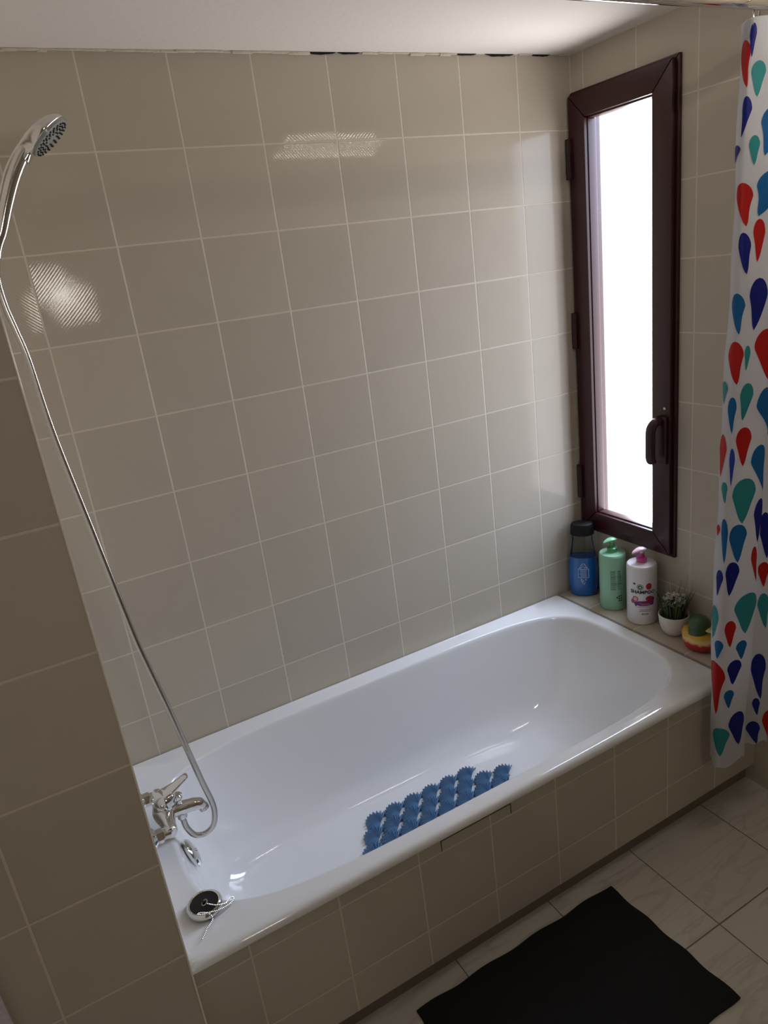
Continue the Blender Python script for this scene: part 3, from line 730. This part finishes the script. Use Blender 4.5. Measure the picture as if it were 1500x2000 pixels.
def Wb(poly):
    vs = []
    t = bmesh.new(); t.faces.new([t.verts.new((p_[0], p_[1], 0)) for p_ in poly]); bmesh.ops.triangulate(t, faces=t.faces[:])
    for _ in range(6):
        le = [e_ for e_ in t.edges if abs(e_.verts[0].co.x-e_.verts[1].co.x) > .005]
        if not le: break
        bmesh.ops.subdivide_edges(t, edges=le, cuts=1); bmesh.ops.triangulate(t, faces=[f for f in t.faces if len(f.verts) > 3])
    nf = Vector((math.cos(fa), math.sin(fa), 0)); mp = {}
    for v in t.verts:
        u_ = v.co.x; R1 = .0508
        mp[v] = b.verts.new(bc+ua*u_+nf*(R2*math.sqrt(max(0, 1-(u_/R1)**2))+.0009)+Vector((0, 0, v.co.y)))
    for f in t.faces: b.faces.new([mp[v] for v in f.verts])
    t.free()
def frame2(u0, u1, v0, v1, w_):
    Wb(rect(u0, u1, v0, v0+w_)); Wb(rect(u0, u1, v1-w_, v1)); Wb(rect(u0, u0+w_, v0, v1)); Wb(rect(u1-w_, u1, v0, v1))
frame2(-.019, .019, .076, .112, .0022)
for i in range(6): Wb(rect(-.014+random.uniform(0, .004), .014-random.uniform(0, .004), .081+i*.0050, .0832+i*.0050))
random.seed(5)
for i in range(26):        # leafy crest above and below the panel
    a = random.uniform(-1, 1); v = .113+random.random()*.024*(1-abs(a)); Wb([(a*.014-.0016, v), (a*.014+.0016, v+.001), (a*.014+.0008, v+.0045), (a*.014-.001, v+.004)])
    a = random.uniform(-1, 1); v = .074-random.random()*.026*(1-abs(a)*.8); Wb([(a*.009-.001, v), (a*.009+.001, v-.001), (a*.009+.0006, v-.005), (a*.009-.0008, v-.0045)])
link('label', b, M_lab, bt_, label='pale ornate printed panel')

# ------------------------------------------------------------------ little potted plant
pc2 = P(7.70, -2.23, LZ)
pl = thing('potted_plant', pc2, 'small artificial grass plant with tiny white flowers in a white pot', 'plant')
M_pot = plain('white_ceramic', srgb(226, 220, 210), .35, coat=.2)
b = B(); lathe(b, pc2, Vector((0, 0, 1)), [(.024, 0), (.028, .002), (.036, .014), (.0425, .034), (.0455, .056), (.0468, .067), (.0462, .0695), (.0440, .069), (.043, .060), (0, .058)], 48); link('pot', b, M_pot, pl)
M_soil = plain('dark_filler', srgb(34, 36, 26), .9, bump=.004, bscale=150)
b = B(); lathe(b, pc2, Vector((0, 0, 1)), [(.043, .058), (.040, .062), (.02, .066), (0, .067)], 24); link('soil', b, M_soil, pl)
random.seed(11)
def blade(bm, base, a, lean, L, w_, curl=.5):
    n_ = 6; d = Vector((math.cos(a), math.sin(a), 0)); s_ = Vector((-math.sin(a), math.cos(a), 0)); prev = None; p_ = base.copy(); ang = lean*.3
    for i in range(n_+1):
        f = i/n_; ww = w_*(1-f)**.6+.00015
        pr = [bm.verts.new(p_-s_*ww), bm.verts.new(p_+d*ww*.35), bm.verts.new(p_+s_*ww)]
        if prev:
            bm.faces.new((prev[0], prev[1], pr[1], pr[0])); bm.faces.new((prev[1], prev[2], pr[2], pr[1]))
        prev = pr; ang += (lean*.7+curl*lean)/n_
        p_ = p_+(d*math.sin(ang)+Vector((0, 0, math.cos(ang))))*L/n_
    return p_
M_leaf = plain('olive_leaf', srgb(58, 78, 46), .55); M_leaf2 = plain('dry_leaf', srgb(108, 108, 72), .6)
b = B()
for i in range(150):
    a = random.uniform(0, 6.28); r_ = random.random()**.6*.034; base = pc2+Vector((math.cos(a)*r_, math.sin(a)*r_, .060))
    blade(b, base, a+random.uniform(-.6, .6), random.uniform(.02, .30)+r_*6, random.uniform(.045, .085), random.uniform(.0010, .0022))
link('leaves', b, M_leaf, pl)['kind'] = 'stuff'
b = B()
for i in range(34):
    a = random.uniform(0, 6.28) if i > 14 else face_angle(pc2)+random.choice((-1.4, 1.5))+random.uniform(-.35, .35)
    r_ = .022+random.random()*.016; base = pc2+Vector((math.cos(a)*r_, math.sin(a)*r_, .060))
    blade(b, base, a, random.uniform(.15, .55), random.uniform(.085, .135), random.uniform(.0007, .0014), .3)
link('grass_blades', b, M_leaf2, pl)['kind'] = 'stuff'
M_flow = plain('white_petals', srgb(226, 224, 210), .6); M_stem = M_leaf
b = B()
for i in range(130):
    a = random.uniform(0, 6.28); r_ = random.random()**.5*.034; zz = .120+random.uniform(-.014, .020)-(r_/.034)**2*.012
    c0 = pc2+Vector((math.cos(a)*r_, math.sin(a)*r_, zz))
    for k in range(5):
        th_ = random.uniform(0, 6.28); e_ = Vector((math.cos(th_), math.sin(th_), random.uniform(-.3, .8))).normalized()*random.uniform(.004, .0072); s_ = e_.cross(Vector((0, 0, 1))).normalized()*.0016
        vs = [b.verts.new(c0), b.verts.new(c0+e_*.6+s_), b.verts.new(c0+e_), b.verts.new(c0+e_*.6-s_)]; b.faces.new(vs)
link('flowers', b, M_flow, pl)['kind'] = 'stuff'

# ------------------------------------------------------------------ rubber duck
dc = P(7.62, -2.775, LZ)
fwd = Vector((math.cos(math.radians(-76)), math.sin(math.radians(-76)), 0)); sdv = Vector((0, 0, 1)).cross(fwd)
M_dk, nt, bs = newmat('duck_body_paint'); e = N(nt)
tc = nt.nodes.new('ShaderNodeTexCoord'); sp3 = nt.nodes.new('ShaderNodeSeparateXYZ'); nt.links.new(tc.outputs['Object'], sp3.inputs[0])
nz = nt.nodes.new('ShaderNodeTexNoise'); nz.inputs['Scale'].default_value = 60; nt.links.new(tc.outputs['Object'], nz.inputs['Vector'])
hz = e.m('ADD', sp3.outputs[2], e.m('MULTIPLY', e.m('SUBTRACT', nz.outputs['Fac'], .5), .012))
rp = nt.nodes.new('ShaderNodeValToRGB'); rp.color_ramp.interpolation = 'LINEAR'
els = rp.color_ramp.elements; els[0].position = 0; els[0].color = srgb(190, 30, 32); els[1].position = 1; els[1].color = srgb(216, 168, 56)
for pos, cc in ((.40, srgb(190, 30, 32)), (.50, srgb(224, 196, 130)), (.58, srgb(226, 200, 120)), (.68, srgb(216, 168, 56))):
    q_ = els.new(pos); q_.color = cc
mr = nt.nodes.new('ShaderNodeMapRange'); mr.inputs['From Max'].default_value = .07; nt.links.new(hz, mr.inputs['Value']); nt.links.new(mr.outputs[0], rp.inputs[0]); nt.links.new(rp.outputs[0], bs.inputs['Base Color'])
bs.inputs['Roughness'].default_value = .35; bs.inputs['Coat Weight'].default_value = .2
M_dg = plain('duck_green', srgb(52, 86, 40), .35, coat=.2, bscale=80); M_db = plain('duck_beak_cream', srgb(222, 206, 140), .4)
duck = thing('rubber_duck', dc, 'rubber duck with green head, yellow sides and red belly beside the curtain', 'toy duck')
b = B()
prof = [(.0, .0), (.024, .0), (.036, .005), (.0445, .016), (.0465, .028), (.043, .041), (.034, .052), (.020, .059), (0, .061)]
lathe(b, dc, Vector((0, 0, 1)), prof, 36, 1.12, .93, u=fwd)
for v in b.verts:     # raise the tail end
    q_ = (v.co-dc).dot(-fwd)
    if q_ > .025: v.co += Vector((0, 0, (q_-.025)*.9))*min(1, (v.co.z-dc.z)/.03)
link('duck_body', b, M_dk, duck)
b = B()
nk = dc+fwd*.012+Vector((0, 0, .052))
lathe(b, dc-fwd*.008, (Vector((0, 0, 1))+fwd*.08), [(.035, .030), (.036, .040), (.031, .052), (.028, .062), (.030, .072), (.032, .083), (.0295, .095), (.021, .104), (.009, .108), (0, .109)], 32)
bmesh.ops.create_uvsphere(b, u_segments=18, v_segments=12, radius=.016, matrix=Matrix.Translation(dc-fwd*.032+Vector((0, 0, .050))) @ Matrix.Diagonal((1.2, 1, .8, 1)))
link('duck_head', b, M_dg, duck, label='green head and back')
hcn = dc+fwd*.000+Vector((0, 0, .080))
b = B(); lathe(b, hcn+fwd*.026+Vector((0, 0, -.008)), fwd+Vector((0, 0, -.15)), [(.015, -.006), (.016, .004), (.014, .013), (.009, .019), (0, .021)], 24, 1, .5, u=sdv); link('beak', b, M_db, duck)
for s_ in (-1, 1):
    b = B(); bmesh.ops.create_uvsphere(b, u_segments=12, v_segments=8, radius=.0045, matrix=Matrix.Translation(hcn+fwd*.012+sdv*s_*.020+Vector((0, 0, .008)))); link('eye', b, M_black, duck)

# ------------------------------------------------------------------ shower curtain, rod and rings
RODY, RODZ = -3.80, 7.415
rod = thing('curtain_rod', P(3.7, RODY, RODZ), 'chrome curtain rod running above the front of the bathtub', 'curtain rod')
b = B(); tube(b, [P(XL+.01, RODY, RODZ), P(XR-.01, RODY, RODZ)], .0125, 24); link('tube', b, M_chrome, rod)
for xx, dd in ((XL, 1), (XR, -1)):
    b = B(); lathe(b, P(xx, RODY, RODZ), Vector((dd, 0, 0)), [(.024, .0005), (.024, .004), (.017, .010), (.014, .02)], 28); link('end_flange', b, M_chrome, rod)
TAB = [(7.25, 6.819, 6.697, 6.934), (6.0, 6.776, 6.662, 7.0), (4.5, 6.743, 6.688, 7.115), (3.0, 6.678, 6.643, 7.143), (1.5, 6.63, 6.602, 7.118), (0.0, 6.622, 6.59, 7.072), (-0.8, 6.64, 6.596, 7.035), (-1.6, 6.65, 6.599, 7.014)]
def itab(z, i):
    t_ = TAB[::-1]
    if z <= t_[0][0]: return t_[0][i]
    for a_, c_ in zip(t_, t_[1:]):
        if z <= c_[0]: f = (z-a_[0])/(c_[0]-a_[0]); return a_[i]*(1-f)+c_[i]*f
    return t_[-1][i]
def plan(z):
    xl, xa, xb = itab(z, 1), itab(z, 2), itab(z, 3)
    return [Vector(q) for q in ((xl, -3.74), (xa, -3.92), (xb, -4.0), (xb-.03, -3.84), (xb+.10, -3.72), (xb+.34, -3.84), (xb+.52, -3.98), (xb+.66, -3.84))]
def cs(s, z):
    Q = plan(z); n_ = len(Q)-1; i = min(int(s), n_-1); t = s-i
    p0, p1, p2, p3 = Q[max(i-1, 0)], Q[i], Q[i+1], Q[min(i+2, n_)]
    m1 = (p2-p0)/2; m2 = (p3-p1)/2
    q = p1*(2*t**3-3*t**2+1)+m1*(t**3-2*t**2+t)+p2*(-2*t**3+3*t**2)+m2*(t**3-t**2)
    x = min(q.x, 7.97)
    wob = .010*math.sin(z*2.1+s*1.7)+.008*math.sin(z*5.3+s*3.1)
    return P(x, q.y+wob, z)
M_cloth, nt, bs = newmat('white_curtain_cloth')
bs.inputs['Base Color'].default_value = srgb(226, 226, 230); bs.inputs['Roughness'].default_value = .55
def cloth(name, c_):
    m = bpy.data.materials.new(name); m.use_nodes = True; nt = m.node_tree; bs = nt.nodes['Principled BSDF']
    bs.inputs['Roughness'].default_value = .5
    n_ = nt.nodes.new('ShaderNodeTexNoise'); n_.inputs['Scale'].default_value = 25; tc = nt.nodes.new('ShaderNodeTexCoord'); nt.links.new(tc.outputs['Object'], n_.inputs['Vector'])
    bp = nt.nodes.new('ShaderNodeBump'); bp.inputs['Distance'].default_value = .004; bp.inputs['Strength'].default_value = .6; nt.links.new(n_.outputs['Fac'], bp.inputs['Height'])
    mx = nt.nodes.new('ShaderNodeMixRGB'); mx.blend_type = 'MULTIPLY'; mx.inputs[0].default_value = .05; mx.inputs[1].default_value = c_; nt.links.new(n_.outputs['Fac'], mx.inputs[2])
    nt.links.new(mx.outputs[0], bs.inputs['Base Color']); nt.links.new(bp.outputs[0], bs.inputs['Normal'])
    tr = nt.nodes.new('ShaderNodeBsdfTranslucent'); nt.links.new(mx.outputs[0], tr.inputs['Color']); nt.links.new(bp.outputs[0], tr.inputs['Normal'])
    ms = nt.nodes.new('ShaderNodeMixShader'); ms.inputs[0].default_value = .42
    nt.links.new(bs.outputs[0], ms.inputs[1]); nt.links.new(tr.outputs[0], ms.inputs[2]); nt.links.new(ms.outputs[0], nt.nodes['Material Output'].inputs[0])
    return m
CM = [cloth('curtain_white', srgb(224, 224, 230)), cloth('drop_red', srgb(205, 30, 24)), cloth('drop_navy', srgb(22, 34, 140)), cloth('drop_teal', srgb(54, 158, 160)), cloth('drop_blue', srgb(20, 112, 176)), cloth('drop_violet_blue', srgb(50, 78, 190))]
ZT0, ZH = 7.24, -1.60
b = B(); NS, NZ = 140, 110; gv = []
for j in range(NZ+1):
    z = ZH+(ZT0-ZH)*j/NZ
    gv.append([b.verts.new(cs(7*i/NS, z+(.035*math.sin(i*.16+1.2)+.02*math.sin(i*.4))*(1-j/NZ)**6)) for i in range(NS+1)])
for j in range(NZ):
    for i in range(NS): b.faces.new((gv[j][i], gv[j][i+1], gv[j+1][i+1], gv[j+1][i]))
CI = dict(r=1, n=2, t=3, b=4, v=5)
def off(s, z, e_=.0011):
    p0 = cs(s, z); ds = cs(min(s+.02, 7), z)-cs(max(s-.02, 0), z); nn = Vector((ds.y, -ds.x, 0))
    return p0+nn.normalized()*e_
def drop(s0, s1, st, zt, zb, ci):
    H = zt-zb; n_ = 16; rows_ = []
    for i in range(n_+1):
        f = (i/n_)           # 0 top .. 1 tip
        g_ = f**1.35
        z = zt-H*g_
        # teardrop half width
        hw = math.sqrt(max(0, 1-((.33-g_)/.33)**2)) if g_ < .33 else (math.cos((g_-.33)/.67*math.pi/2)**.9)*(1-.25*math.sin((g_-.33)/.67*math.pi))
        hw = max(hw, .0)
        k = 0 if g_ < .33 else ((g_-.33)/.67)**1.4
        c_ = (s0+s1)/2*(1-k)+st*k; w_ = (s1-s0)/2*hw
        rows_.append([b.verts.new(off(min(max(c_+w_*q_/6, 0), 7), z)) for q_ in range(-6, 7)])
    for i in range(n_):
        for q_ in range(12):
            f = b.faces.new((rows_[i][q_], rows_[i][q_+1], rows_[i+1][q_+1], rows_[i+1][q_])); f.material_index = CI[ci]
for (ci, s0, s1, st, zt, zb) in (
    ('r', 0.22, 1.053, 0.983, 7.075, 6.642), ('n', 0.942, 1.211, 1.108, 7.196, 6.902), ('t', 1.137, 1.564, 1.362, 6.868, 6.548),
    ('n', 0.731, 1.22, 0.786, 6.568, 6.195), ('t', 1.167, 1.481, 1.351, 6.201, 5.923), ('b', 1.508, 2.246, 1.632, 6.452, 5.999),
    ('n', 0.008, 0.803, 0.304, 6.138, 5.969), ('r', 0.635, 1.366, 1.181, 5.767, 5.334), ('b', 1.443, 2.34, 1.524, 5.859, 5.419),
    ('r', 1.383, 1.722, 1.462, 5.393, 4.955), ('n', 0.774, 1.309, 1.168, 5.276, 4.845), ('n', 1.274, 1.75, 1.421, 4.788, 4.233),
    ('b', 0.449, 1.167, 0.994, 4.655, 4.209), ('r', 0.429, 1.183, 1.029, 4.138, 3.65), ('t', 1.203, 1.361, 1.256, 4.076, 3.798),
    ('r', 1.456, 2.08, 1.868, 4.224, 3.643), ('t', 0, 0.658, 0.328, 3.68, 3.412), ('b', 0.74, 1.103, 0.996, 3.512, 3.08),
    ('t', 1.165, 1.473, 1.284, 3.654, 3.217), ('b', 1.57, 2.08, 2.263, 3.558, 2.935), ('r', 0, 0.737, 0.331, 3.062, 2.532),
    ('r', 1.147, 1.526, 1.346, 3.134, 2.662), ('v', 0.907, 1.128, 1.031, 2.908, 2.444), ('b', 1.542, 2.023, 2.016, 2.874, 2.278),
    ('t', 0.536, 0.909, 0.83, 2.494, 2.227), ('t', 1.105, 1.695, 1.414, 2.505, 1.928), ('b', 0.583, 1.008, 0.864, 2.037, 1.454),
    ('b', 1.057, 1.543, 1.318, 1.931, 1.435), ('r', 0.035, 0.464, 0.191, 1.924, 1.771), ('n', 0.96, 1.369, 1.154, 1.46, 0.994),
    ('n', 0.465, 0.881, 0.601, 1.355, 0.987), ('r', 1.671, 1.885, 1.867, 1.571, 1.092), ('n', 1.693, 2.08, 1.889, 2.193, 1.606),
    ('t', 1.322, 1.975, 1.65, 0.965, 0.381), ('t', 0, 0.753, 0.317, 0.831, 0.349), ('r', 1.064, 1.394, 1.254, 0.631, 0.251),
    ('b', 0.556, 1.042, 0.777, 0.369, 0.094), ('b', 1.412, 1.716, 1.577, 0.296, 0.018), ('r', 0, 1.188, 0.68, 0.044, -0.763),
    ('n', 1.223, 1.593, 1.406, 0.038, -0.342), ('b', 1.16, 1.467, 1.322, -0.412, -0.692), ('n', 1.309, 1.876, 1.649, -0.796, -1.319),
    ('t', 0.503, 1.352, 1.062, -0.963, -1.429), ('n', 4.642, 5.236, 5.135, 1.871, 1.229), ('r', 4.766, 5.289, 5.118, 1.181, 0.82),
    ('n', 4.824, 5.571, 5.432, -0.182, -0.894), ('n', 4.992, 5.396, 5.292, -0.873, -1.147), ('n', 4.775, 5.488, 5.394, -1.25, -1.623),
    ('r', 5.557, 6.2, 6.24, -1.075, -1.585), ('t', 4.854, 5.433, 5.334, 0.731, 0.216)): drop(s0, s1, st, zt, zb, ci)
# the pattern carries on over the hidden pleats
for (s0, zt, L, ci) in ((2.9, 6.6, .5, 'b'), (3.5, 5.6, .45, 'r'), (3.0, 4.4, .5, 't'), (3.6, 3.0, .5, 'n'), (6.3, 6.5, .5, 'n'), (5.6, 5.8, .5, 't'), (6.2, 4.9, .5, 'r'), (5.7, 4.1, .4, 'b'), (6.3, 3.2, .5, 'n'), (5.8, 2.2, .5, 't'), (6.4, 1.4, .5, 'b'), (5.9, .6, .5, 'r'), (3.2, 1.4, .4, 'r'), (3.5, .2, .4, 'b')):
    drop(s0-.28, s0+.28, s0, zt, zt-L, ci)
curt = thing('shower_curtain', P(7.0, -3.85, ZT0), 'white shower curtain printed with red, navy, teal and blue teardrops', 'shower curtain')
link('curtain_cloth', b, None, curt, mats=CM, angle=80)
b = B(); hv_ = [cs(7*i/60, ZT0-.01) for i in range(61)]
for i in range(60):
    q = [b.verts.new(p_) for p_ in (off(7*i/60, ZT0-.16, .0006), off(7*(i+1)/60, ZT0-.16, .0006), off(7*(i+1)/60, ZT0+.002, .0016), off(7*i/60, ZT0+.002, .0016))]; b.faces.new(q)
link('hem_tape', b, CM[0], curt)
eyes = [2.05, 4.4, 6.3]
for s_ in eyes:
    b = B(); c_ = off(s_, ZT0-.08, .003)
    tube(b, [c_+Vector((.0075*math.cos(t), 0, .0075*math.sin(t))) for t in [k*math.pi/10 for k in range(20)]], .0014, 8, closed=True)
    link('eyelet', b, M_chromed, curt)
def ring_at(px, py, i):
    b = B(); c_ = P(px, (py+RODY)/2, (RODZ+ZT0-.08)/2+.03); hgt = abs(RODZ+.10-(ZT0-.10))*T/2; n_ = 28
    wdt = max(.017, abs(py-RODY)*T/2+.008)
    tube(b, [c_+Vector((0, math.cos(t)*wdt, math.sin(t)*hgt)) for t in [2*math.pi*k/n_ for k in range(n_)]], .0018, 8, closed=True)
    return link('curtain_ring', b, M_chromed)
for i, s_ in enumerate(eyes):
    q = cs(s_, ZT0-.08); r_ = ring_at(q.x/T, q.y/T, i)
    tag(r_, ['chrome curtain ring nearest the curtain\'s left edge, on the rod', 'chrome curtain ring on the rod, second from the curtain\'s left edge', 'chrome curtain ring on the rod beside the window wall'][i], 'curtain ring', 'rings carrying the shower curtain')

# ------------------------------------------------------------------ black floor mat
b = B(); mc = [(1.72, -3.655), (4.80, -3.665), (4.86, -5.57), (1.78, -5.66)]; NX_, NY_ = 46, 30; g2 = []
for j in range(NY_+1):
    row = []
    for i in range(NX_+1):
        u_, v_ = i/NX_, j/NY_
        x = (mc[0][0]*(1-u_)+mc[1][0]*u_)*(1-v_)+(mc[3][0]*(1-u_)+mc[2][0]*u_)*v_
        y = (mc[0][1]*(1-u_)+mc[1][1]*u_)*(1-v_)+(mc[3][1]*(1-u_)+mc[2][1]*u_)*v_
        x += .012*math.sin(v_*21+1)*(1 if u_ in (0, 1) else 0); y += .014*math.sin(u_*24)*(1 if v_ in (0, 1) else 0)
        ed = min(u_, 1-u_, v_, 1-v_)
        row.append(b.verts.new(P(x, y, ZF+.045+.006*noise.noise(Vector((x*3, y*3, 0)))-(.018 if ed == 0 else 0))))
    g2.append(row)
for j in range(NY_):
    for i in range(NX_): b.faces.new((g2[j][i], g2[j+1][i], g2[j+1][i+1], g2[j][i+1]))
edge = g2[0]+[r[-1] for r in g2[1:]]+g2[-1][-2::-1]+[r[0] for r in g2[-2:0:-1]]
low = [b.verts.new(Vector((v.co.x, v.co.y, P(0, 0, ZF+.002).z))) for v in edge]
for i in range(len(edge)): j = (i+1) % len(edge); b.faces.new((edge[i], edge[j], low[j], low[i]))
b.faces.new(low)
tag(link('floor_mat', b, M_mat), 'plain black fabric bath mat lying on the floor in front of the tub', 'bath mat')

# ------------------------------------------------------------------ pale towel hanging on the partition at the far left
M_tow = plain('lilac_white_terry', srgb(222, 214, 226), .95, bump=.003, bscale=500)
b = B(); NXT, NZT = 30, 40
def tw(u_, v_, side):
    x = -2.62+(.862-.055*v_)*u_
    z = -1.2+2.05*v_
    y = YP-.045-.025*math.sin(u_*9)**2*(1-v_*.6)-(.02 if side else 0)
    return P(x, y, z)
for side in (0, 1):
    rows_ = [[b.verts.new(tw(i/NXT, j/NZT, side)) for i in range(NXT+1)] for j in range(NZT+1)]
    for j in range(NZT):
        for i in range(NXT): b.faces.new((rows_[j][i], rows_[j][i+1], rows_[j+1][i+1], rows_[j+1][i]))
    if side == 0: r0 = rows_
    else:
        loop = lambda R_: R_[0]+[r[-1] for r in R_[1:]]+R_[-1][-2::-1]+[r[0] for r in R_[-2:0:-1]]
        A_, C_ = loop(r0), loop(rows_)
        for i in range(len(A_)): j = (i+1) % len(A_); b.faces.new((A_[i], A_[j], C_[j], C_[i]))
tow = thing('towel', P(-2.2, YP, .85), 'pale lilac white towel at the lower left corner hanging on the tiled partition', 'towel')
link('towel_cloth', b, M_tow, tow)
b = B(); tube(b, [P(-2.66, YP-.06, .86), P(-1.84, YP-.06, .86)], .004, 12); 
for xx in (-2.6, -1.9): tube(b, [P(xx, YP, .86), P(xx, YP-.06, .86)], .004, 10)
link('towel_bar', b, M_chrome, tow)
